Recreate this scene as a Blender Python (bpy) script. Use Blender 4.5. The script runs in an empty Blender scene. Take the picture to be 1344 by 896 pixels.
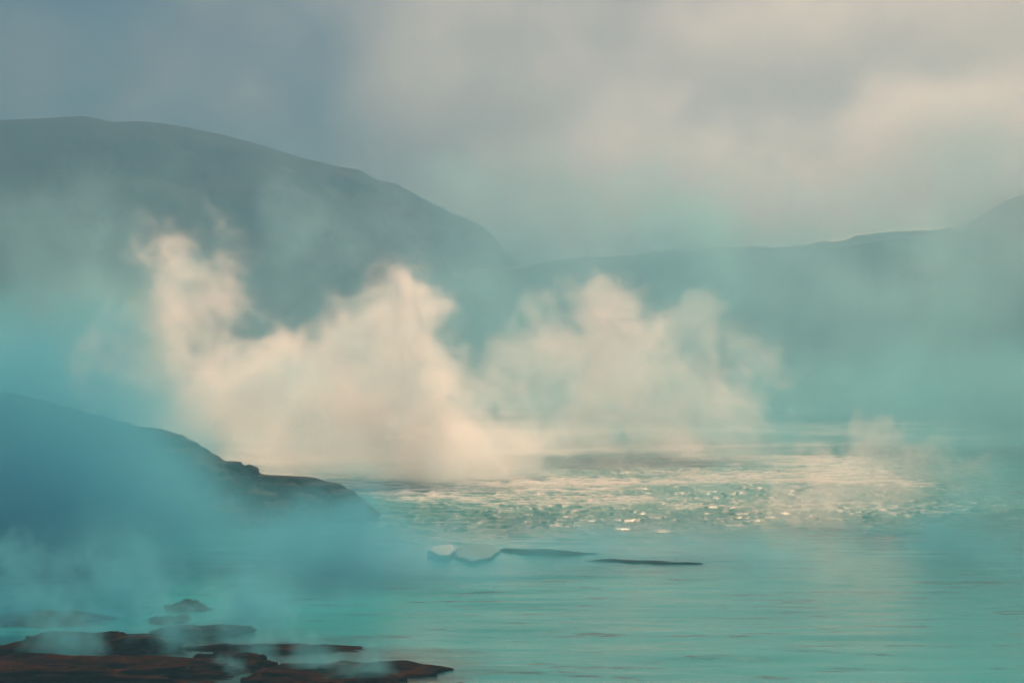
import bpy, math
import numpy as np
from mathutils import Vector

S = bpy.context.scene
COL = S.collection
R = math.radians

# ------------------------------------------------------------------ camera, sky, sun, exposure
F_PX, CX, HY, CAM_H = 1867.0, 672.0, 480.0, 12.0      # focal length in photo pixels, centre column, horizon row, eye height (m)
cam_d = bpy.data.cameras.new('camera')
cam_d.lens = 50.0
cam_d.sensor_width = 36.0
cam_d.clip_start, cam_d.clip_end = 0.5, 8000.0
cam = bpy.data.objects.new('camera', cam_d)
COL.objects.link(cam)
cam.location = (0, 0, CAM_H)
cam.rotation_euler = (R(90) + math.atan((HY - 448.0) / F_PX), 0, 0)
S.camera = cam

SUN_AZ, SUN_EL = 8.0, 37.0           # degrees right of the view axis, above the horizon
w = bpy.data.worlds.new('World')
S.world = w
w.use_nodes = True
nt = w.node_tree
bg = nt.nodes['Background']
sky = nt.nodes.new('ShaderNodeTexSky')
sky.sky_type = 'NISHITA'
sky.sun_disc = False
sky.sun_elevation = R(SUN_EL)
sky.sun_rotation = R(SUN_AZ)
sky.air_density, sky.dust_density, sky.ozone_density = 1.0, 0.4, 2.0
tint = nt.nodes.new('ShaderNodeMix')
tint.data_type, tint.blend_type = 'RGBA', 'MULTIPLY'
tint.inputs[0].default_value = 1.0
nt.links.new(sky.outputs[0], tint.inputs[6])
tint.inputs[7].default_value = (0.20, 0.25, 0.30, 1)
nt.links.new(tint.outputs[2], bg.inputs[0])
bg.inputs[1].default_value = 0.05

sun_d = bpy.data.lights.new('sun', 'SUN')
sun_d.energy = 5.0
sun_d.angle = R(0.5)
sun_d.color = (1.0, 0.60, 0.37)
sun = bpy.data.objects.new('sun', sun_d)
COL.objects.link(sun)
to_sun = Vector((math.sin(R(SUN_AZ)) * math.cos(R(SUN_EL)), math.cos(R(SUN_AZ)) * math.cos(R(SUN_EL)), math.sin(R(SUN_EL))))
sun.rotation_euler = to_sun.to_track_quat('Z', 'Y').to_euler()
sun.location = to_sun * 300

vs = S.view_settings
vs.view_transform, vs.look, vs.gamma, vs.exposure = 'Standard', 'None', 1.0, 1.05
vs.use_curve_mapping = False
cy = S.cycles
cy.use_denoising = True
cy.use_adaptive_sampling = True
cy.adaptive_threshold = 0.04
cy.max_bounces = 10
cy.diffuse_bounces, cy.glossy_bounces, cy.transmission_bounces = 2, 2, 2
cy.volume_bounces = 6
cy.volume_step_rate = 3.0
cy.volume_max_steps = 256
cy.transparent_max_bounces = 64          # every mist boundary a shadow ray crosses counts as one
cy.caustics_reflective = cy.caustics_refractive = False

# ------------------------------------------------------------------ helpers
def P(px, py, Y):
    """world point seen at photo pixel (px, py) that stands Y metres out"""
    return ((px - CX) / F_PX * Y, Y, CAM_H - (py - HY) / F_PX * Y)

def water_Y(py):
    return CAM_H * F_PX / (py - HY)

def tag(o, label=None, cat=None, group=None, kind=None):
    for k, v in (('label', label), ('category', cat), ('group', group), ('kind', kind)):
        if v:
            o[k] = v
    return o

def mesh_obj(name, verts, faces, mat, parent=None, smooth=True):
    me = bpy.data.meshes.new(name)
    verts = np.asarray(verts, dtype=np.float32)
    faces = np.asarray(faces, dtype=np.int32)
    n, k = faces.shape
    me.vertices.add(len(verts)); me.vertices.foreach_set('co', verts.ravel())
    me.loops.add(n * k); me.loops.foreach_set('vertex_index', faces.ravel())
    me.polygons.add(n)
    me.polygons.foreach_set('loop_start', np.arange(0, n * k, k, dtype=np.int32))
    me.update(calc_edges=True)
    me.validate()
    me.polygons.foreach_set('use_smooth', np.full(len(me.polygons), smooth))
    me.materials.append(mat)
    o = bpy.data.objects.new(name, me)
    COL.objects.link(o)
    if parent is not None:
        o.parent = parent
    return o

def empty(name, loc=(0, 0, 0)):
    o = bpy.data.objects.new(name, None)
    o.empty_display_size = 0.5
    COL.objects.link(o)
    o.location = loc
    return o

def grid_faces(nr, nc):
    i = np.arange(nr - 1)[:, None] * nc + np.arange(nc - 1)[None, :]
    return np.stack([i, i + 1, i + 1 + nc, i + nc], -1).reshape(-1, 4)

def _h(ix, iy, iz, seed):
    n = (ix * 374761393 + iy * 668265263 + iz * 2147483647 + seed * 1274126177) & 0xffffffff
    n = ((n ^ (n >> 13)) * 1274126177) & 0xffffffff
    n = ((n ^ (n >> 16)) * 2246822519) & 0xffffffff
    return ((n ^ (n >> 15)) & 0xffff) / 65535.0

def noise(x, y, z=0.0, seed=0):
    x, y, z = np.broadcast_arrays(np.asarray(x, float), np.asarray(y, float), np.asarray(z, float))
    xi, yi, zi = np.floor(x), np.floor(y), np.floor(z)
    fx, fy, fz = x - xi, y - yi, z - zi
    xi, yi, zi = xi.astype(np.int64), yi.astype(np.int64), zi.astype(np.int64)
    u, v, t = (f * f * f * (f * (f * 6 - 15) + 10) for f in (fx, fy, fz))
    def c(a, b, d): return _h(xi + a, yi + b, zi + d, seed)
    def lx(b, d): return c(0, b, d) * (1 - u) + c(1, b, d) * u
    if np.all(z == 0):
        return lx(0, 0) * (1 - v) + lx(1, 0) * v
    return (lx(0, 0) * (1 - v) + lx(1, 0) * v) * (1 - t) + (lx(0, 1) * (1 - v) + lx(1, 1) * v) * t

def fbm(x, y, z=0.0, octs=4, seed=0, gain=0.5, ridged=False):
    s, a, tot = 0.0, 1.0, 0.0
    for o in range(octs):
        k = 2.03 ** o
        n = noise(x * k, y * k, np.asarray(z, float) * k, seed + 17 * o)
        s = s + a * ((1 - np.abs(2 * n - 1)) if ridged else n)
        tot += a
        a *= gain
    return s / tot

def sstep(a, b, x):
    t = np.clip((x - a) / (b - a), 0, 1)
    return t * t * (3 - 2 * t)

# ------------------------------------------------------------------ materials
class NT:
    def __init__(self, name):
        self.m = bpy.data.materials.new(name)
        self.m.use_nodes = True
        self.t = self.m.node_tree
        self.t.nodes.clear()
        self.out = self.n('ShaderNodeOutputMaterial')
    def n(self, kind, **kw):
        nd = self.t.nodes.new(kind)
        for k, v in kw.items():
            setattr(nd, k, v)
        return nd
    def l(self, a, b):
        self.t.links.new(a, b)

def ramp(T, fac, stops):
    r = T.n('ShaderNodeValToRGB')
    T.l(fac, r.inputs[0])
    while len(r.color_ramp.elements) < len(stops):
        r.color_ramp.elements.new(0.5)
    for e, (p, c) in zip(r.color_ramp.elements, stops):
        e.position = p
        e.color = c if len(c) == 4 else (*c, 1)
    return r.outputs[0]

def noise_tex(T, scale, detail=6, rough=0.6, vec=None, stretch=None):
    tc = T.n('ShaderNodeNewGeometry')
    v = tc.outputs['Position']
    if stretch:
        mp = T.n('ShaderNodeMapping')
        mp.inputs['Scale'].default_value = stretch
        T.l(v, mp.inputs['Vector'])
        v = mp.outputs[0]
    nz = T.n('ShaderNodeTexNoise')
    nz.inputs['Scale'].default_value = scale
    nz.inputs['Detail'].default_value = detail
    nz.inputs['Roughness'].default_value = rough
    T.l(v, nz.inputs['Vector'])
    return nz.outputs['Fac']

def rock_mat(name, dark, mid, lite, rough=0.75, bump=0.35, scale=0.6, strata=(1, 1, 4), spec=0.5):
    T = NT(name)
    b = T.n('ShaderNodeBsdfPrincipled')
    a = noise_tex(T, scale, 8, 0.65, stretch=strata)
    col = ramp(T, a, [(0.3, dark), (0.5, mid), (0.72, lite)])
    T.l(col, b.inputs['Base Color'])
    b.inputs['Roughness'].default_value = rough
    b.inputs['Specular IOR Level'].default_value = spec
    bp = T.n('ShaderNodeBump')
    bp.inputs['Strength'].default_value = bump
    bp.inputs['Distance'].default_value = 0.6
    T.l(noise_tex(T, scale * 3, 8, 0.7, stretch=strata), bp.inputs['Height'])
    T.l(bp.outputs[0], b.inputs['Normal'])
    T.l(b.outputs[0], T.out.inputs['Surface'])
    return T.m

M_hill = rock_mat('hill_rock', (0.018, 0.018, 0.022), (0.035, 0.033, 0.036), (0.06, 0.055, 0.055), rough=1.0, scale=0.05, spec=0.05)
M_wet = rock_mat('wet_rock', (0.006, 0.0035, 0.0014), (0.026, 0.010, 0.0034), (0.075, 0.026, 0.008), rough=0.8, scale=0.9, strata=(1, 1, 6), spec=0.0)
M_head = rock_mat('headland_rock', (0.012, 0.017, 0.013), (0.032, 0.042, 0.032), (0.07, 0.085, 0.066), rough=0.9, scale=0.5, strata=(1, 1, 3), spec=0.1)

def water_mat():
    T = NT('river_water')
    b = T.n('ShaderNodeBsdfPrincipled')
    at = T.n('ShaderNodeAttribute', attribute_name='foam')
    nz = noise_tex(T, 3.0, 8, 0.75, stretch=(0.6, 1, 1))
    # foam shows where the mask beats a fine lacy noise
    sub = T.n('ShaderNodeMath', operation='ADD')
    T.l(at.outputs['Fac'], sub.inputs[0]); T.l(nz, sub.inputs[1])
    fm = T.n('ShaderNodeMapRange')
    fm.inputs['From Min'].default_value, fm.inputs['From Max'].default_value = 0.95, 1.25
    T.l(sub.outputs[0], fm.inputs['Value'])
    big = noise_tex(T, 0.05, 4, 0.55, stretch=(0.4, 1, 1))
    deep = ramp(T, big, [(0.35, (0.004, 0.27, 0.31)), (0.65, (0.008, 0.40, 0.44))])
    streak = ramp(T, noise_tex(T, 0.9, 6, 0.7, stretch=(0.2, 1, 1)), [(0.37, (0.18, 0.28, 0.30)), (0.43, (0.85, 0.88, 0.88)), (0.7, (1, 1, 1))])  # dark ripple lines: shading of the wave slopes put into the colour
    mul = T.n('ShaderNodeMix', data_type='RGBA', blend_type='MULTIPLY')
    mul.inputs[0].default_value = 1.0
    T.l(deep, mul.inputs[6]); T.l(streak, mul.inputs[7])
    deep = mul.outputs[2]
    sh = T.n('ShaderNodeAttribute', attribute_name='shoal')
    mx0 = T.n('ShaderNodeMix', data_type='RGBA')
    T.l(sh.outputs['Fac'], mx0.inputs[0]); T.l(deep, mx0.inputs[6])
    mx0.inputs[7].default_value = (0.018, 0.022, 0.012, 1)
    rp0 = T.n('ShaderNodeAttribute', attribute_name='rapid')
    mx1 = T.n('ShaderNodeMix', data_type='RGBA')
    T.l(rp0.outputs['Fac'], mx1.inputs[0]); T.l(mx0.outputs[2], mx1.inputs[6])
    mx1.inputs[7].default_value = (0.015, 0.27, 0.27, 1)          # air bubbles make the rapids milkier
    mx = T.n('ShaderNodeMix', data_type='RGBA')
    T.l(fm.outputs[0], mx.inputs[0]); T.l(mx1.outputs[2], mx.inputs[6])
    mx.inputs[7].default_value = (0.80, 0.86, 0.82, 1)
    T.l(mx.outputs[2], b.inputs['Base Color'])
    ro = T.n('ShaderNodeMapRange')
    ro.inputs['To Min'].default_value, ro.inputs['To Max'].default_value = 0.08, 0.8
    rp = T.n('ShaderNodeAttribute', attribute_name='rapid')
    rm = T.n('ShaderNodeMath', operation='MULTIPLY_ADD')
    T.l(rp.outputs['Fac'], rm.inputs[0]); rm.inputs[1].default_value = 0.3; T.l(fm.outputs[0], rm.inputs[2])
    T.l(rm.outputs[0], ro.inputs['Value'])
    T.l(ro.outputs[0], b.inputs['Roughness'])
    b.inputs['IOR'].default_value = 1.33
    rp = T.n('ShaderNodeAttribute', attribute_name='rapid')
    sl = T.n('ShaderNodeMapRange')
    sl.inputs['To Min'].default_value, sl.inputs['To Max'].default_value = 0.45, 0.04      # churned, aerated water hardly mirrors
    T.l(rp.outputs['Fac'], sl.inputs['Value']); T.l(sl.outputs[0], b.inputs['Specular IOR Level'])
    bp = T.n('ShaderNodeBump')
    bp.inputs['Strength'].default_value = 0.5
    bp.inputs['Distance'].default_value = 0.05
    T.l(noise_tex(T, 1.8, 7, 0.68, stretch=(0.3, 1, 1)), bp.inputs['Height'])
    T.l(bp.outputs[0], b.inputs['Normal'])
    T.l(b.outputs[0], T.out.inputs['Surface'])
    return T.m

def plain_mat(name, c1, c2, rough, scale, bump=0.2, stretch=None, spec=0.5):
    T = NT(name)
    b = T.n('ShaderNodeBsdfPrincipled')
    T.l(ramp(T, noise_tex(T, scale, 7, 0.65, stretch=stretch), [(0.35, c1), (0.65, c2)]), b.inputs['Base Color'])
    b.inputs['Roughness'].default_value = rough
    b.inputs['Specular IOR Level'].default_value = spec
    bp = T.n('ShaderNodeBump')
    bp.inputs['Strength'].default_value = bump
    bp.inputs['Distance'].default_value = 0.2
    T.l(noise_tex(T, scale * 4, 6, 0.7, stretch=stretch), bp.inputs['Height'])
    T.l(bp.outputs[0], b.inputs['Normal'])
    T.l(b.outputs[0], T.out.inputs['Surface'])
    return T.m

M_water = water_mat()
M_fall = plain_mat('falling_water', (0.05, 0.22, 0.22), (0.38, 0.55, 0.54), 0.45, 0.16, 0.5, stretch=(1, 1, 0.08))
M_foam = plain_mat('white_water', (0.62, 0.70, 0.68), (0.82, 0.85, 0.82), 0.8, 0.6, 0.6)
M_ice = plain_mat('river_ice', (0.40, 0.52, 0.54), (0.52, 0.62, 0.63), 0.6, 1.2, 0.3, spec=0.05)
M_shelf = plain_mat('grey_ice', (0.05, 0.20, 0.22), (0.09, 0.26, 0.28), 0.6, 1.0, 0.3, spec=0.05)

def vol_mat(name, color, aniso, density, step=1.0):
    T = NT(name)
    v = T.n('ShaderNodeVolumePrincipled')
    v.inputs['Color'].default_value = (*color, 1)
    v.inputs['Anisotropy'].default_value = aniso
    v.inputs['Density'].default_value = density
    T.l(v.outputs[0], T.out.inputs['Volume'])
    return T.m, v

# ------------------------------------------------------------------ river
def river_sheet():
    rows = np.concatenate([[-350, -150, -40, 5], 20 * np.exp(np.linspace(0, math.log(38), 880)), [800]])
    u = np.linspace(-0.5, 0.5, 860)
    Y = rows[:, None]
    X = u[None, :] * np.maximum(Y, 60)
    far = 1450.0
    ex = np.array([0.25, 1.0])
    edge = 0.5 * np.maximum(Y, 60)
    left = -(edge + (far - edge) * ex[::-1][None, :])
    right = edge + (far - edge) * ex[None, :]
    X = np.concatenate([left, X, right], 1)
    Yg = np.broadcast_to(Y, X.shape).copy()
    rapid = sstep(90, 116, Yg + 8 * (fbm(X * 0.04, Yg * 0.02, octs=2, seed=3) - 0.5) - 0.10 * X)
    rapid *= 1 - 0.7 * sstep(25, 60, X) * (1 - sstep(150, 260, Yg))
    wx = X + 2.5 * fbm(X * 0.15, Yg * 0.15, octs=2, seed=5)
    wy = Yg + 2.5 * fbm(X * 0.15, Yg * 0.15, octs=2, seed=6)
    chop = fbm(wx * 0.40, wy * 0.75, octs=5, seed=11, gain=0.55, ridged=True) - 0.6
    chop = np.maximum(chop, -0.22)
    calm = (fbm(X * 0.10, Yg * 0.45, octs=4, seed=21, gain=0.5) - 0.5) * 0.13
    swell = (fbm(X * 0.05, Yg * 0.16, octs=2, seed=31) - 0.5) * 0.5
    z = rapid * (0.5 * chop + 0.4 * swell) + (1 - rapid) * (calm + 0.25 * swell)
    z *= 1 - sstep(500, 900, Yg)
    z[:4] = 0
    z -= 0.05
    patch = fbm(X * 0.035, Yg * 0.06, octs=3, seed=41)
    foam = rapid * (0.20 + 0.62 * sstep(0.42, 0.75, patch) * 0.6 + 0.85 * np.clip(chop + 0.12, -0.3, 0.6))
    foam += 0.14 * (1 - sstep(0, 10, np.abs(Yg + 0.1 * X - 122 - 6 * fbm(X * 0.1, Yg * 0 + 2, octs=2, seed=8)))) * sstep(-12, 0, X)
    # shallow brown bed towards the near left bank
    bx, by = X + 13.5, Yg - 56
    shoal = 1 - sstep(0.55, 1.1, np.sqrt((bx / 13) ** 2 + (by / 11) ** 2) + 0.7 * (fbm(X * 0.2, Yg * 0.35, octs=4, seed=51) - 0.5))
    shoal *= 0.92
    o = mesh_obj('river', np.stack([X, Yg, z], -1).reshape(-1, 3), grid_faces(*X.shape), M_water)
    for nm, arr in (('foam', foam), ('shoal', shoal), ('rapid', rapid)):
        a = o.data.attributes.new(nm, 'FLOAT', 'POINT')
        a.data.foreach_set('value', arr.astype(np.float32).ravel())
    return tag(o, kind='structure')
river_sheet()

# ------------------------------------------------------------------ hills: a loft of cross sections along a ridge line
def loft(name, ridge, front, back, base, mat, seed, n_s=260, n_t=70, amp=4.0, fs=0.04, parent=None, back_drop=0.5, crest=0.12):
    """ridge: list of (x, y, z); front/back: horizontal run of each flank (m)"""
    r = np.array(ridge, float)
    d = np.concatenate([[0], np.cumsum(np.linalg.norm(np.diff(r[:, :2], axis=0), axis=1))])
    s = np.linspace(0, d[-1], n_s)
    q = np.stack([np.interp(s, d, r[:, k]) for k in range(3)], -1)
    fr = np.interp(s, d, front) if np.ndim(front) else np.full(n_s, front)
    bk = np.interp(s, d, back) if np.ndim(back) else np.full(n_s, back)
    tx, ty = np.gradient(q[:, 0]), np.gradient(q[:, 1])
    L = np.hypot(tx, ty)
    k = np.ones(9) / 9
    nx = np.convolve(np.pad(ty / L, 4, 'edge'), k, 'valid'); ny = np.convolve(np.pad(-tx / L, 4, 'edge'), k, 'valid')
    t = np.linspace(-1, 1, n_t)                      # -1 front foot .. 0 ridge .. 1 back
    V = np.zeros((n_s, n_t, 3))
    for j, tt in enumerate(t):
        if tt <= 0:
            h = (1 - abs(tt)) ** 0.75 if tt > -1 else 0
            off = fr * abs(tt)
        else:
            h = 1 - back_drop * tt ** 1.3
            off = -bk * tt
        V[:, j, 0] = q[:, 0] + nx * off
        V[:, j, 1] = q[:, 1] + ny * off
        V[:, j, 2] = base + (q[:, 2] - base) * h
    n = fbm(V[..., 0] * fs, V[..., 1] * fs, V[..., 2] * fs * 2.2, octs=6, seed=seed, gain=0.55) - 0.5
    wgt = crest + (1 - crest) * sstep(0, 0.25, np.abs(t))[None, :]
    V[..., 0] += nx[:, None] * n * amp * 2.2 * wgt
    V[..., 1] += ny[:, None] * n * amp * 2.2 * wgt
    V[..., 2] += n * amp * np.where(np.abs(t)[None, :] < 0.02, 0.5, 0.9) * wgt
    return mesh_obj(name, V.reshape(-1, 3), grid_faces(n_s, n_t), mat, parent)

hill_px = [(-420, 175, 470), (-150, 160, 490), (0, 156, 505), (60, 153, 512), (110, 150, 518), (150, 157, 523), (185, 156, 528), (240, 164, 540), (290, 174, 550),
           (330, 186, 560), (400, 207, 580), (455, 219, 596), (470, 222, 600), (490, 234, 606), (520, 240, 625), (560, 262, 645), (600, 281, 655), (625, 290, 660),
           (640, 300, 665), (650, 314, 668), (668, 338, 672), (690, 352, 678), (740, 372, 690)]
hill = loft('hill', [P(*a) for a in hill_px], [100] * 11 + [90, 80, 70, 40] + [30] * 8, 120, -3, M_hill, 61, amp=3.5, fs=0.05, crest=0.6, n_s=420, n_t=90)
tag(hill, kind='structure')

gorge = [(200, -160, 60), (160, -60, 85), (137, 40, 96), (124, 100, 114), (120, 140, 114), (124, 175, 100), (137, 225, 66), (156, 270, 58), (166, 330, 58), (168, 375, 60)]  # out-of-view near wall, added and raised to shade the near river and fog
gorge += [P(1400, 228, 400), P(1344, 252, 412), P(1318, 262, 420), P(1300, 273, 424), P(1280, 285, 428), P(1265, 298, 432), P(1250, 309, 440), P(1200, 330, 470)]
bank = loft('bank_and_shade_wall', gorge[::-1], ([36] * 6 + [38, 40, 40, 40] + [34, 26, 20, 16, 12, 8, 6, 6])[::-1], 60, -3, M_hill, 71, amp=4, fs=0.05, n_s=360, n_t=60)
tag(bank, kind='structure')

# ------------------------------------------------------------------ the falls
def crest_path(pts, n):
    p = np.array([((px - CX) / F_PX * Y, Y) for px, Y in pts])
    d = np.concatenate([[0], np.cumsum(np.hypot(*np.diff(p, axis=0).T))])
    s = np.linspace(0, d[-1], n)
    q = np.stack([np.interp(s, d, p[:, 0]), np.interp(s, d, p[:, 1])], -1)
    k = np.ones(15) / 15
    for c in range(2):
        q[:, c] = np.convolve(np.pad(q[:, c], 7, 'reflect', reflect_type='odd'), k, 'valid')
    return q

def waterfall(label, pts, top, seed, n=500, lean=5.0):
    root = empty('waterfall', (*[((pts[len(pts) // 2][0] - CX) / F_PX * pts[len(pts) // 2][1]), pts[len(pts) // 2][1]], 0))
    tag(root, label, 'waterfall', 'falls around the basin')
    q = crest_path(pts, n)
    tx, ty = np.gradient(q[:, 0]), np.gradient(q[:, 1])
    L = np.hypot(tx, ty)
    nx, ny = ty / L, -tx / L
    s = np.concatenate([[0], np.cumsum(np.hypot(np.diff(q[:, 0]), np.diff(q[:, 1])))])
    nt_ = 60
    t = np.linspace(0, 1, nt_)
    off = lean * np.sqrt(t)[None, :] + 0 * s[:, None] - 2.0
    rib = fbm(s[:, None] * 0.22, t[None, :] * 1.6, octs=5, seed=seed, gain=0.6) - 0.5
    off = off + rib * 3.2 * sstep(0.0, 0.15, t)[None, :]
    lip = (fbm(s * 0.08, s * 0, octs=4, seed=seed + 3) - 0.5) * 0.9
    V = np.stack([q[:, 0:1] + nx[:, None] * off, q[:, 1:2] + ny[:, None] * off, (top + lip[:, None]) * (1 - t)[None, :] - 1.0 * t[None, :] + 0 * off], -1)
    V -= np.array(root.location)[None, None, :]
    mesh_obj('curtain', V.reshape(-1, 3), grid_faces(n, nt_), M_fall, root)
    # white lip where the water bends over the edge
    prof = [(-5.0, 0.15), (-3.2, 1.2), (-2.0, 1.7), (-1.2, 0.9), (-0.6, -1.2)]
    wob = 0.5 + 1.2 * fbm(s * 0.15, s * 0 + 4, octs=4, seed=seed + 9)
    V = np.stack([np.stack([q[:, 0] + nx * a, q[:, 1] + ny * a, top + lip + b * wob], -1) for a, b in prof], 1)
    V -= np.array(root.location)[None, None, :]
    mesh_obj('crest_foam', V.reshape(-1, 3), grid_faces(n, len(prof)), M_foam, root)
    # brighter ropes of white water sliding down the curtain
    rng = np.random.default_rng(seed)
    for k in range(9):
        i = int(rng.uniform(0.03, 0.95) * n)
        wd = int(rng.uniform(3, 9))
        i1 = min(i + wd, n - 1)
        if i1 - i < 2:
            continue
        tt = np.linspace(0, rng.uniform(0.35, 0.95), 30)
        idx = np.arange(i, i1 + 1)
        rb = fbm(s[idx][:, None] * 0.22, tt[None, :] * 1.6, octs=5, seed=seed, gain=0.6) - 0.5
        bulge = np.sin(np.linspace(0, math.pi, len(idx)))[:, None] * 0.9 * (1 - tt / tt[-1] * 0.9)[None, :]
        of = lean * np.sqrt(tt)[None, :] - 2.0 + rb * 3.2 * sstep(0.0, 0.15, tt)[None, :] + bulge - 0.15
        V = np.stack([q[idx, 0:1] + nx[idx][:, None] * of, q[idx, 1:2] + ny[idx][:, None] * of, (top + lip[idx][:, None]) * (1 - tt)[None, :] - 1.0 * tt[None, :] + 0 * of], -1)
        V -= np.array(root.location)[None, None, :]
        mesh_obj('white_strand', V.reshape(-1, 3), grid_faces(len(idx), 30), M_foam, root)
    return root

far_fall = [(440, 606), (500, 604), (545, 603), (580, 600), (620, 598), (645, 588), (665, 578), (690, 574), (720, 580)]
near_fall = [(700, 640), (692, 585), (688, 568), (700, 552), (735, 525), (790, 510), (840, 500), (900, 486), (940, 479), (1000, 474), (1040, 468), (1070, 455), (1100, 442), (1140, 425), (1180, 412), (1220, 409), (1250, 412), (1300, 418)]
waterfall('distant straight fall at the foot of the dark hill, thin white crest', far_fall, 50, 5)
waterfall('long curving fall dropping over the right rim with pale crest line', near_fall, 50, 8, n=900)

up = []
q1, q2 = crest_path(far_fall, 80), crest_path(near_fall, 160)
line = np.concatenate([q1[:60], q2[40:]])
nb = 12
g = np.linspace(0, 1, nb)
V = np.stack([np.stack([line[:, 0] * (1 - a) + np.interp(np.arange(len(line)), [0, len(line) - 1], [-300, 300]) * a, line[:, 1] + 3.0 + a * (820 - line[:, 1]), np.full(len(line), 49.6 + 0.0 * a)], -1) for a in g], 1)
up = mesh_obj('upper_river', V.reshape(-1, 3), grid_faces(len(line), nb), M_water)
tag(up, kind='structure')

# ------------------------------------------------------------------ headland at the left
def headland():
    pts = [(505, 694, 110), (495, 684, 110), (488, 676, 110.5), (478, 664, 111), (468, 648, 112), (455, 639, 112.5), (435, 631, 113), (400, 625, 113), (350, 622, 113), (335, 617, 113),
           (312, 615, 113), (300, 606, 113), (285, 598, 113), (270, 588, 113), (250, 576, 113), (225, 565, 113), (180, 558, 112), (100, 537, 112), (40, 520, 112), (0, 514, 111), (-120, 495, 110), (-300, 480, 108)]
    o = loft('headland', [P(*p) for p in pts][::-1], [10] * 10 + [8] * 6 + [6, 5, 4, 3, 2, 2], [14] * 12 + [10, 8, 6, 5, 4, 3, 2, 1.5, 1, 1], -0.6, M_head, 91, n_s=420, n_t=80, amp=1.15, fs=0.45, back_drop=1.0)
    # ledges: quantise part of the height so that the beds show
    me = o.data
    co = np.zeros(len(me.vertices) * 3, np.float32)
    me.vertices.foreach_get('co', co)
    co = co.reshape(-1, 3)
    b = 0.55
    zz = co[:, 2] / b + 0.6 * (fbm(co[:, 0] * 0.15, co[:, 1] * 0.15, octs=2, seed=93) - 0.5)
    fr = zz - np.floor(zz)
    co[:, 2] += 0.45 * b * (sstep(0.25, 0.75, fr) - fr)
    me.vertices.foreach_set('co', co.ravel())
    me.update()
    return tag(o, kind='structure')
headland()

# ------------------------------------------------------------------ single rocks
def rock(name, loc, dims, seed, mat, label, cat='rock', group=None, flat=0.0, rough=0.28, beds=0.0, rotz=0.0, nu=120, nv=70):
    u = np.linspace(0, 2 * math.pi, nu + 1)
    v = np.linspace(0.02, math.pi - 0.02, nv)
    U, Vv = np.meshgrid(u, v)
    x, y, z = np.sin(Vv) * np.cos(U), np.sin(Vv) * np.sin(U), np.cos(Vv)
    if flat:
        z = np.sign(z) * np.abs(z) ** (1 - 0.0) * (1 - flat) + flat * np.tanh(z * 3.0) * 0.75
    n = fbm(x * 1.6 + seed, y * 1.6, z * 1.6 + 3.1, octs=6, seed=seed, gain=0.55) - 0.5
    n2 = fbm(x * 1.1 + 7, y * 1.1 + seed, z * 1.1, octs=3, seed=seed + 5, ridged=True) - 0.6
    k = 1 + rough * (2.2 * n + 0.9 * n2)
    x, y, z = x * k, y * k, z * k
    x[:, -1], y[:, -1], z[:, -1] = x[:, 0], y[:, 0], z[:, 0]
    if beds:
        zz = z / beds
        fr = zz - np.floor(zz)
        z = z + 0.7 * beds * (sstep(0.3, 0.7, fr) - fr)
    c, s = math.cos(rotz), math.sin(rotz)
    x, y = x * dims[0], y * dims[1]
    V = np.stack([x * c - y * s, x * s + y * c, z * dims[2]], -1)
    o = mesh_obj(name, V.reshape(-1, 3), grid_faces(nv, nu + 1)[:, ::-1], mat)
    o.location = loc
    return tag(o, label, cat, group)

def on_water(px, py, z=0.0):
    x, y, _ = P(px, py, water_Y(py))
    return (x, y, z)

rock('boulder', P(327, 622, 112.6), (0.85, 0.75, 0.7), 3, M_head, 'round dark boulder sitting proud on the headland ridge', 'boulder', rough=0.22)
rock('boulder', P(305, 614, 112.9), (1.05, 0.8, 0.55), 7, M_head, 'low wide boulder upslope beside the round one', 'boulder', rough=0.25)
G = 'dark wet rocks at the near shore'
rock('shore_rock', on_water(105, 885, -0.35), (6.2, 2.0, 0.95), 11, M_wet, 'broad reddish brown wet rock ledge, lowest at the shore, with rippled top', group=G, flat=0.35, rough=0.58)
rock('shore_rock', on_water(120, 848, -0.40), (3.8, 2.2, 1.05), 12, M_wet, 'rounded olive brown wet rock behind the broad reddish ledge', group=G, flat=0.15, rough=0.52)
rock('shore_rock', on_water(250, 797, -0.30), (1.1, 0.8, 0.5), 13, M_wet, 'small pointed brown rock farthest out in the mist', group=G, rough=0.61)
rock('shore_rock', on_water(218, 812, -0.30), (1.2, 0.8, 0.42), 14, M_wet, 'little flat brown rock next to the pointed one', group=G, rough=0.61)
rock('shore_rock', on_water(268, 828, -0.32), (2.0, 1.1, 0.55), 15, M_wet, 'squat layered brown rock between two small ones', group=G, flat=0.3, rough=0.61)
rock('shore_rock', on_water(370, 848, -0.35), (3.6, 1.0, 0.5), 16, M_wet, 'long thin brown ledge streaked along the waterline', group=G, flat=0.5, rough=0.56)
rock('shore_rock', on_water(305, 870, -0.35), (1.9, 1.3, 0.75), 17, M_wet, 'hunched dark brown rock under drifting wisps of steam', group=G, rough=0.56)
rock('shore_rock', on_water(450, 884, -0.40), (3.9, 1.8, 0.7), 18, M_wet, 'broad grey green rock slab awash beside the turquoise water', group=G, flat=0.3, rough=0.52)
rock('shore_rock', on_water(588, 902, -0.30), (1.7, 0.9, 0.4), 19, M_wet, 'small rusty brown rock alone at the edge of clear water', group=G, rough=0.61)
rock('shore_rock', on_water(60, 812, -0.35), (3.6, 1.7, 0.6), 20, M_wet, 'low hazy rock hump at the back of the shore', group=G, flat=0.3, rough=0.56)

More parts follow.
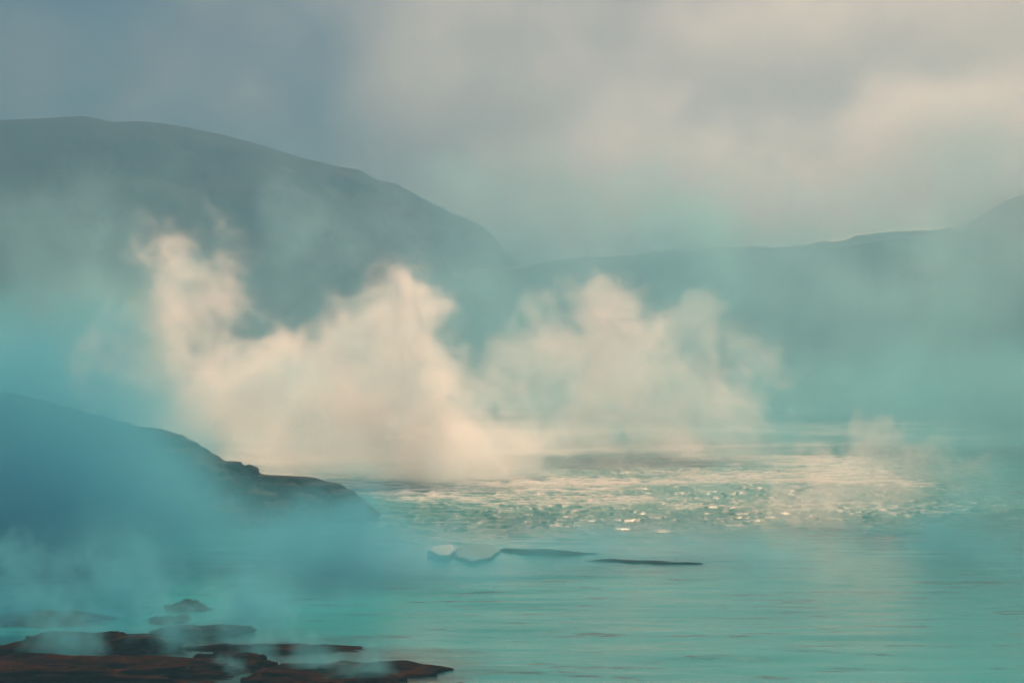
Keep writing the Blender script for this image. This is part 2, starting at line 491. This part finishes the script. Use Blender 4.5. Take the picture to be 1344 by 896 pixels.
# low ledge the river slides past, and the ice lying at its end
def slab(name, outline, top, thick, mat, label, cat, seed, group=None, jag=0.5):
    c = np.mean(outline, 0)
    ring = np.array(outline)
    m = len(ring)
    k = 8
    d = np.concatenate([ring + (np.roll(ring, -1, 0) - ring) * f for f in np.arange(k) / k]).reshape(k, m, 2).transpose(1, 0, 2).reshape(-1, 2)
    jit = (fbm(d[:, 0] * 2.1, d[:, 1] * 2.1, octs=4, seed=seed) - 0.5)[:, None] * jag
    d = d + jit * (d - c) / np.maximum(np.linalg.norm(d - c, axis=1, keepdims=True), 1e-6)
    nr = len(d)
    rings = []
    for f, z in ((1.0, -thick), (1.03, -thick * 0.3), (0.97, -0.02), (0.9, 0.0), (0.6, 0.0), (0.3, 0.0), (0.02, 0.0)):
        xy = c + (d - c) * f
        zz = z + (0.1 * thick * (fbm(xy[:, 0] * 1.3, xy[:, 1] * 1.3, octs=4, seed=seed + 2) - 0.5) * 2 if z == 0 else 0)
        rings.append(np.column_stack([xy, np.full(nr, top) + zz]))
    V = np.stack(rings)
    V = np.concatenate([V, V[:, :1]], 1)
    V = V - np.array([*c, 0])
    o = mesh_obj(name, V.reshape(-1, 3), grid_faces(len(rings), nr + 1), mat)
    o.location = (*c, 0)
    return tag(o, label, cat, group)

def outl(pts):
    return [P(px, py, water_Y(py))[:2] for px, py in pts]
slab('ice_floe', outl([(562, 728), (577, 734), (590, 733), (598, 725), (594, 719), (568, 722)]), 0.32, 0.5, M_ice, 'small white ice slab lying flat in the river beside the grey shelf', 'ice', 3)
slab('ice_shelf', outl([(597, 724), (600, 733), (620, 738), (645, 733), (657, 722), (642, 715), (615, 716)]), 0.16, 0.35, M_shelf, 'flat pale grey ice shelf at the end of the dark ledge', 'ice', 4)
rock('rock_ledge', on_water(712, 724, -0.36), (3.1, 1.3, 0.5), 31, M_wet, 'ragged low dark ledge dividing the rough water from the calm river', 'ledge', flat=0.3, rough=0.5, rotz=-0.12)
rock('rock_ledge', on_water(840, 735, -0.43), (4.2, 0.7, 0.42), 32, M_wet, 'thin outlying streak of ledge trailing off from the ragged one', 'ledge', flat=0.3, rough=0.5, rotz=-0.16)

# ------------------------------------------------------------------ mist: plumes of spray, each a grid of density grown from a few lobes
def mist(name, lobes, mat, voxel, warp=(0.12, 3.0), cut=(0.0, 0.5), wisp=0.5, wscale=0.3, seed=0, label=None):
    """lobes: (x, y, z, rx, ry, rz, weight)"""
    L = np.array(lobes, float)
    lo = (L[:, :3] - L[:, 3:6] * 1.25).min(0)
    hi = (L[:, :3] + L[:, 3:6] * 1.25).max(0)
    lo[2] = max(lo[2], -3.0)
    c = (lo + hi) / 2
    res = np.clip(((hi - lo) / voxel).astype(int), 8, 320)
    ng = bpy.data.node_groups.new(name, 'GeometryNodeTree')
    ng.interface.new_socket('Geometry', in_out='INPUT', socket_type='NodeSocketGeometry')
    ng.interface.new_socket('Geometry', in_out='OUTPUT', socket_type='NodeSocketGeometry')
    N, K = ng.nodes, ng.links
    gi, go = N.new('NodeGroupInput'), N.new('NodeGroupOutput')
    def vm(op, a, b=None):
        n = N.new('ShaderNodeVectorMath'); n.operation = op
        for i, s in ((0, a), (1, b)):
            if s is None: continue
            if isinstance(s, bpy.types.NodeSocket): K.new(s, n.inputs[i])
            else: n.inputs[i].default_value = s
        return n.outputs['Value'] if op in ('LENGTH', 'DOT_PRODUCT') else n.outputs['Vector']
    def ma(op, a, b=0.0, cl=False):
        n = N.new('ShaderNodeMath'); n.operation = op; n.use_clamp = cl
        for i, s in ((0, a), (1, b)):
            if isinstance(s, bpy.types.NodeSocket): K.new(s, n.inputs[i])
            else: n.inputs[i].default_value = s
        return n.outputs[0]
    def nz(vec, scale, detail, rough):
        n = N.new('ShaderNodeTexNoise')
        n.inputs['Scale'].default_value = scale; n.inputs['Detail'].default_value = detail; n.inputs['Roughness'].default_value = rough
        K.new(vec, n.inputs['Vector'])
        return n
    pos = N.new('GeometryNodeInputPosition').outputs[0]
    sp = vm('ADD', pos, tuple(c + np.array([seed * 31.7, seed * 11.3, seed * 5.1])))
    n1 = nz(sp, warp[0], 3, 0.5)
    wv = vm('MULTIPLY', vm('SUBTRACT', n1.outputs['Color'], (0.5, 0.5, 0.5)), (warp[1] * 2,) * 3)
    n1b = nz(vm('ADD', sp, wv), wscale, 9, 0.7)
    wp = vm('ADD', pos, wv)
    f = None
    for (x, y, z, rx, ry, rz, wt) in lobes:
        d = vm('MULTIPLY', vm('SUBTRACT', wp, (x - c[0], y - c[1], z - c[2])), (1 / rx, 1 / ry, 1 / rz))
        e = ma('MULTIPLY', ma('SUBTRACT', 1.0, vm('LENGTH', d), True), wt)
        f = e if f is None else ma('ADD', ma('MAXIMUM', f, e), ma('MULTIPLY', ma('MINIMUM', f, e), 0.35))
    g = ma('ADD', f, ma('MULTIPLY', ma('SUBTRACT', n1b.outputs['Fac'], 0.5), wisp * 2))
    mr = N.new('ShaderNodeMapRange'); mr.interpolation_type = 'SMOOTHSTEP'
    K.new(g, mr.inputs['Value'])
    mr.inputs['From Min'].default_value, mr.inputs['From Max'].default_value = cut
    edge = N.new('ShaderNodeMapRange'); edge.interpolation_type = 'SMOOTHSTEP'
    K.new(f, edge.inputs['Value']); edge.inputs['From Min'].default_value, edge.inputs['From Max'].default_value = 0.0, 0.12
    dens = ma('MULTIPLY', mr.outputs[0], edge.outputs[0])
    vc = N.new('GeometryNodeVolumeCube')
    K.new(dens, vc.inputs['Density'])
    vc.inputs['Min'].default_value = tuple(lo - c); vc.inputs['Max'].default_value = tuple(hi - c)
    for k, nme in enumerate(('Resolution X', 'Resolution Y', 'Resolution Z')):
        vc.inputs[nme].default_value = int(res[k])
    sm = N.new('GeometryNodeSetMaterial'); sm.inputs['Material'].default_value = mat
    K.new(vc.outputs[0], sm.inputs['Geometry']); K.new(sm.outputs[0], go.inputs[0])
    me = bpy.data.meshes.new(name)
    me.materials.append(mat)
    o = bpy.data.objects.new(name, me)
    COL.objects.link(o)
    o.location = c
    md = o.modifiers.new('mist', 'NODES'); md.node_group = ng
    return tag(o, label, kind='stuff')

def lobe(px, py, Y, r, wt=1.0, ry=None, sx=1.0, sz=1.0):
    x, y, z = P(px, py, Y)
    m = r / F_PX * Y
    return (x, y, z, m * sx, (ry if ry else m), m * sz, wt)

SPRAY, FOG = (1.0, 1.0, 1.0), (0.19, 0.71, 0.90)  # FOG: teal of shaded mist put into the scatter colour
m_a = vol_mat('spray_warm', SPRAY, 0.55, 0.16)[0]
m_b = vol_mat('spray_cream', SPRAY, 0.55, 0.085)[0]
m_c = vol_mat('spray_small', SPRAY, 0.6, 0.14)[0]
m_d = vol_mat('river_fog', FOG, 0.2, 0.19)[0]
m_e = vol_mat('basin_mist', (0.44, 0.84, 0.92), 0.3, 0.028)[0]
m_e1 = vol_mat('low_mist', (0.28, 0.80, 0.92), 0.3, 0.034)[0]
m_f = vol_mat('high_cloud', (0.90, 0.99, 1.0), 0.6, 0.009)[0]
m_h2 = vol_mat('base_spray', SPRAY, 0.65, 0.018)[0]
m_v = vol_mat('veil', (0.40, 0.86, 0.95), 0.3, 0.05)[0]
m_r = vol_mat('bank_mist', (0.72, 0.92, 1.0), 0.4, 0.03)[0]
m_s = vol_mat('rim_spray', (0.95, 0.98, 1.0), 0.6, 0.022)[0]
m_g = vol_mat('shore_wisp', FOG, 0.2, 0.9)[0]

mist('mist', [lobe(300, 540, 160, 160, 0.7), lobe(250, 430, 165, 130, 0.45), lobe(245, 350, 168, 110, 0.38), lobe(350, 500, 160, 110, 0.8), lobe(430, 550, 160, 140), lobe(520, 580, 158, 150, 1.0),
              lobe(540, 470, 160, 110, 1.0), lobe(540, 410, 160, 85, 0.95), lobe(470, 450, 162, 90, 0.8), lobe(565, 600, 152, 150, 1.3), lobe(650, 610, 155, 110, 0.75), lobe(200, 500, 164, 130, 0.6)],
     m_a, 0.30, seed=1, wisp=2.1, wscale=0.16, warp=(0.10, 4.0), cut=(0.1, 0.95), label='warm lit spray plume drifting behind the headland')
mist('mist', [lobe(665, 495, 195, 65, 1.3), lobe(710, 465, 195, 80, 1.2), lobe(790, 400, 197, 70, 1.2), lobe(800, 480, 196, 120, 1.0), lobe(860, 520, 196, 130, 0.9), lobe(760, 560, 195, 130, 0.9),
              lobe(920, 570, 190, 120, 0.9), lobe(880, 430, 198, 45, 0.9), lobe(918, 412, 198, 36, 1.0), lobe(960, 500, 196, 110, 0.5)],
     m_b, 0.32, seed=2, wisp=2.0, wscale=0.16, warp=(0.10, 4.0), cut=(0.1, 0.95), label='billowing cream spray cloud rising over the rapids')
mist('mist', [lobe(1090, 640, 106, 80), lobe(1150, 620, 106, 75), lobe(1145, 575, 106, 55, 1.0), lobe(1175, 655, 106, 50, 1.0), lobe(1040, 655, 107, 80, 0.7), lobe(1215, 600, 106, 60, 0.7), lobe(1275, 610, 106, 45, 0.8)],
     m_c, 0.17, seed=3, wisp=1.8, wscale=0.35, warp=(0.25, 1.6), cut=(0.3, 0.8), label='small pale puff of spray over the calm river')
mist('mist', [lobe(520, 630, 150, 130, 0.8, 14, sz=0.4), lobe(640, 630, 150, 130, 0.9, 16, sz=0.35), lobe(760, 620, 165, 140, 0.8, 18, sz=0.35), lobe(880, 615, 175, 140, 0.8, 18, sz=0.4), lobe(980, 610, 180, 120, 0.6, 16, sz=0.4), lobe(400, 620, 155, 140, 0.7, 14, sz=0.4)],
     m_h2, 0.5, seed=9, wisp=1.2, wscale=0.15, warp=(0.10, 3.0), cut=(0.0, 0.9), label='skirt of low white spray lying on the rapids')
mist('mist', [lobe(20, 640, 86, 300, 1.1, 12), lobe(150, 610, 92, 190, 1.0, 6), lobe(190, 700, 86, 190, 1.1, 11), lobe(370, 765, 85, 170, 1.2, 10), lobe(470, 765, 84, 150, 1.2, 10), lobe(600, 785, 80, 130, 0.8, 8), lobe(780, 750, 86, 180, 0.6, 12, sz=0.55), lobe(990, 740, 88, 200, 0.55, 12, sz=0.5), lobe(1250, 730, 90, 200, 0.45, 12, sz=0.5), lobe(-150, 610, 88, 320, 1.0, 13), lobe(380, 800, 70, 170, 0.8, 6, sz=0.5), lobe(120, 760, 74, 220, 0.8, 6, sz=0.5)],
     m_d, 0.36, seed=4, wisp=1.3, wscale=0.12, warp=(0.12, 3.0), cut=(0.0, 1.0), label='teal fog bank lying in front of the headland')
mist('mist', [lobe(0, 540, 190, 240, 0.9, 34, sz=0.6), lobe(250, 560, 200, 240, 0.8, 34, sz=0.6), lobe(520, 560, 215, 220, 0.7, 34, sz=0.6), lobe(760, 560, 230, 220, 0.7, 34, sz=0.6), lobe(1000, 550, 225, 230, 0.9, 34, sz=0.6), lobe(1220, 540, 210, 240, 1.0, 34, sz=0.6), lobe(1420, 530, 200, 250, 1.0, 34, sz=0.6), lobe(-180, 520, 190, 260, 1.0, 34, sz=0.6)],
     m_e1, 1.3, seed=5, wisp=1.8, wscale=0.06, warp=(0.04, 8.0), cut=(0.1, 0.9), label='low teal mist spread across the basin behind the plumes')
mist('mist', [lobe(100, 470, 300, 280, 0.7, 50), lobe(420, 450, 360, 260, 0.55, 60), lobe(690, 460, 400, 280, 1.1, 70), lobe(950, 440, 380, 300, 1.2, 60, sz=0.85), lobe(1250, 460, 340, 300, 1.0, 40, sz=0.7), lobe(1450, 450, 330, 300, 1.0, 40, sz=0.7), lobe(1320, 330, 360, 220, 1.3, 30), lobe(1130, 380, 380, 180, 0.7, 30)],
     m_e, 2.2, seed=8, wisp=1.8, wscale=0.035, warp=(0.02, 16.0), cut=(0.1, 0.9), label='thin spray hanging in front of the falls')
mist('mist', [lobe(1000, 240, 960, 420, 1.0, 70, sz=0.65), lobe(1340, 200, 960, 480, 1.1, 70, sz=0.65), lobe(760, 200, 960, 400, 0.7, 70, sz=0.7), lobe(1150, 60, 960, 420, 0.9, 70, sz=0.6), lobe(1520, 90, 960, 460, 1.0, 70, sz=0.65), lobe(960, 330, 960, 260, 1.0, 70, sz=0.9), lobe(1250, 330, 960, 260, 1.0, 70, sz=0.9), lobe(580, 80, 960, 480, 0.5, 70, sz=0.65), lobe(380, 80, 960, 560, 0.24, 70, sz=0.6)],
     m_f, 4.6, seed=6, wisp=0.8, wscale=0.008, warp=(0.005, 30.0), cut=(0.0, 0.9), label='pale cloud of spray filling the sky beyond the falls')
mist('mist', [lobe(150, 490, 118, 380, 0.7, 10, sz=0.75), lobe(550, 480, 122, 380, 0.55, 10, sz=0.8), lobe(900, 490, 124, 380, 0.6, 10, sz=0.8), lobe(1250, 480, 118, 380, 0.9, 10, sz=0.8)],
     m_v, 0.6, seed=12, wisp=1.9, wscale=0.13, warp=(0.06, 5.0), cut=(0.05, 1.0), label='thin veil of drifting spray between the near shore and the plumes')
mist('mist', [lobe(720, 250, 610, 170, 0.55, 34, sz=0.9), lobe(860, 220, 590, 190, 0.9, 34, sz=0.75), lobe(1010, 240, 560, 200, 1.1, 34, sz=0.75), lobe(1180, 190, 540, 210, 1.1, 34, sz=0.6), lobe(1330, 180, 530, 220, 1.1, 34, sz=0.55), lobe(1100, 300, 540, 150, 1.0, 30, sz=0.7), lobe(1480, 190, 520, 220, 1.0, 34, sz=0.5), lobe(1250, 270, 530, 170, 1.0, 30, sz=0.7)],
     m_s, 2.2, seed=14, wisp=0.9, wscale=0.02, warp=(0.012, 14.0), cut=(0.0, 0.9), label='sunlit spray drifting up behind the crest of the long fall')
mist('mist', [lobe(1340, 300, 330, 150, 1.0, 24), lobe(1260, 340, 335, 120, 0.7, 22), lobe(1440, 260, 325, 190, 1.0, 26), lobe(1380, 400, 325, 150, 0.8, 22)],
     m_r, 1.2, seed=13, wisp=1.0, wscale=0.05, warp=(0.03, 8.0), cut=(0.0, 0.9), label='pale mist swallowing the bank at the right end of the falls')
mist('mist', [lobe(420, 868, 56, 55, 0.9, 1.2), lobe(300, 880, 56, 35, 0.8, 1), lobe(340, 850, 58, 40, 0.7, 1), lobe(90, 840, 58, 60, 0.8, 1.4), lobe(230, 830, 60, 70, 0.7, 1.4), lobe(160, 790, 64, 120, 0.7, 2.0), lobe(20, 790, 64, 110, 0.7, 2.0), lobe(330, 800, 62, 90, 0.7, 2), lobe(480, 890, 55, 60, 0.8, 1.2)],
     m_g, 0.09, seed=7, wisp=0.8, wscale=0.8, warp=(0.4, 0.9), cut=(0.05, 0.9), label='wisps of steam curling low over the shore rocks')

# ------------------------------------------------------------------ haze: even air round everything
m_h, _ = vol_mat('haze', (0.16, 0.37, 0.55), 0.2, 0.0026)
x0, x1, y0, y1, z0, z1 = -1500, 1500, -420, 850, -4.5, 128
V = [(x, y, z) for z in (z0, z1) for y in (y0, y1) for x in (x0, x1)]
hz = mesh_obj('haze', V, [(0, 2, 3, 1), (4, 5, 7, 6), (0, 1, 5, 4), (2, 6, 7, 3), (0, 4, 6, 2), (1, 3, 7, 5)], m_h, smooth=False)
tag(hz, kind='stuff')
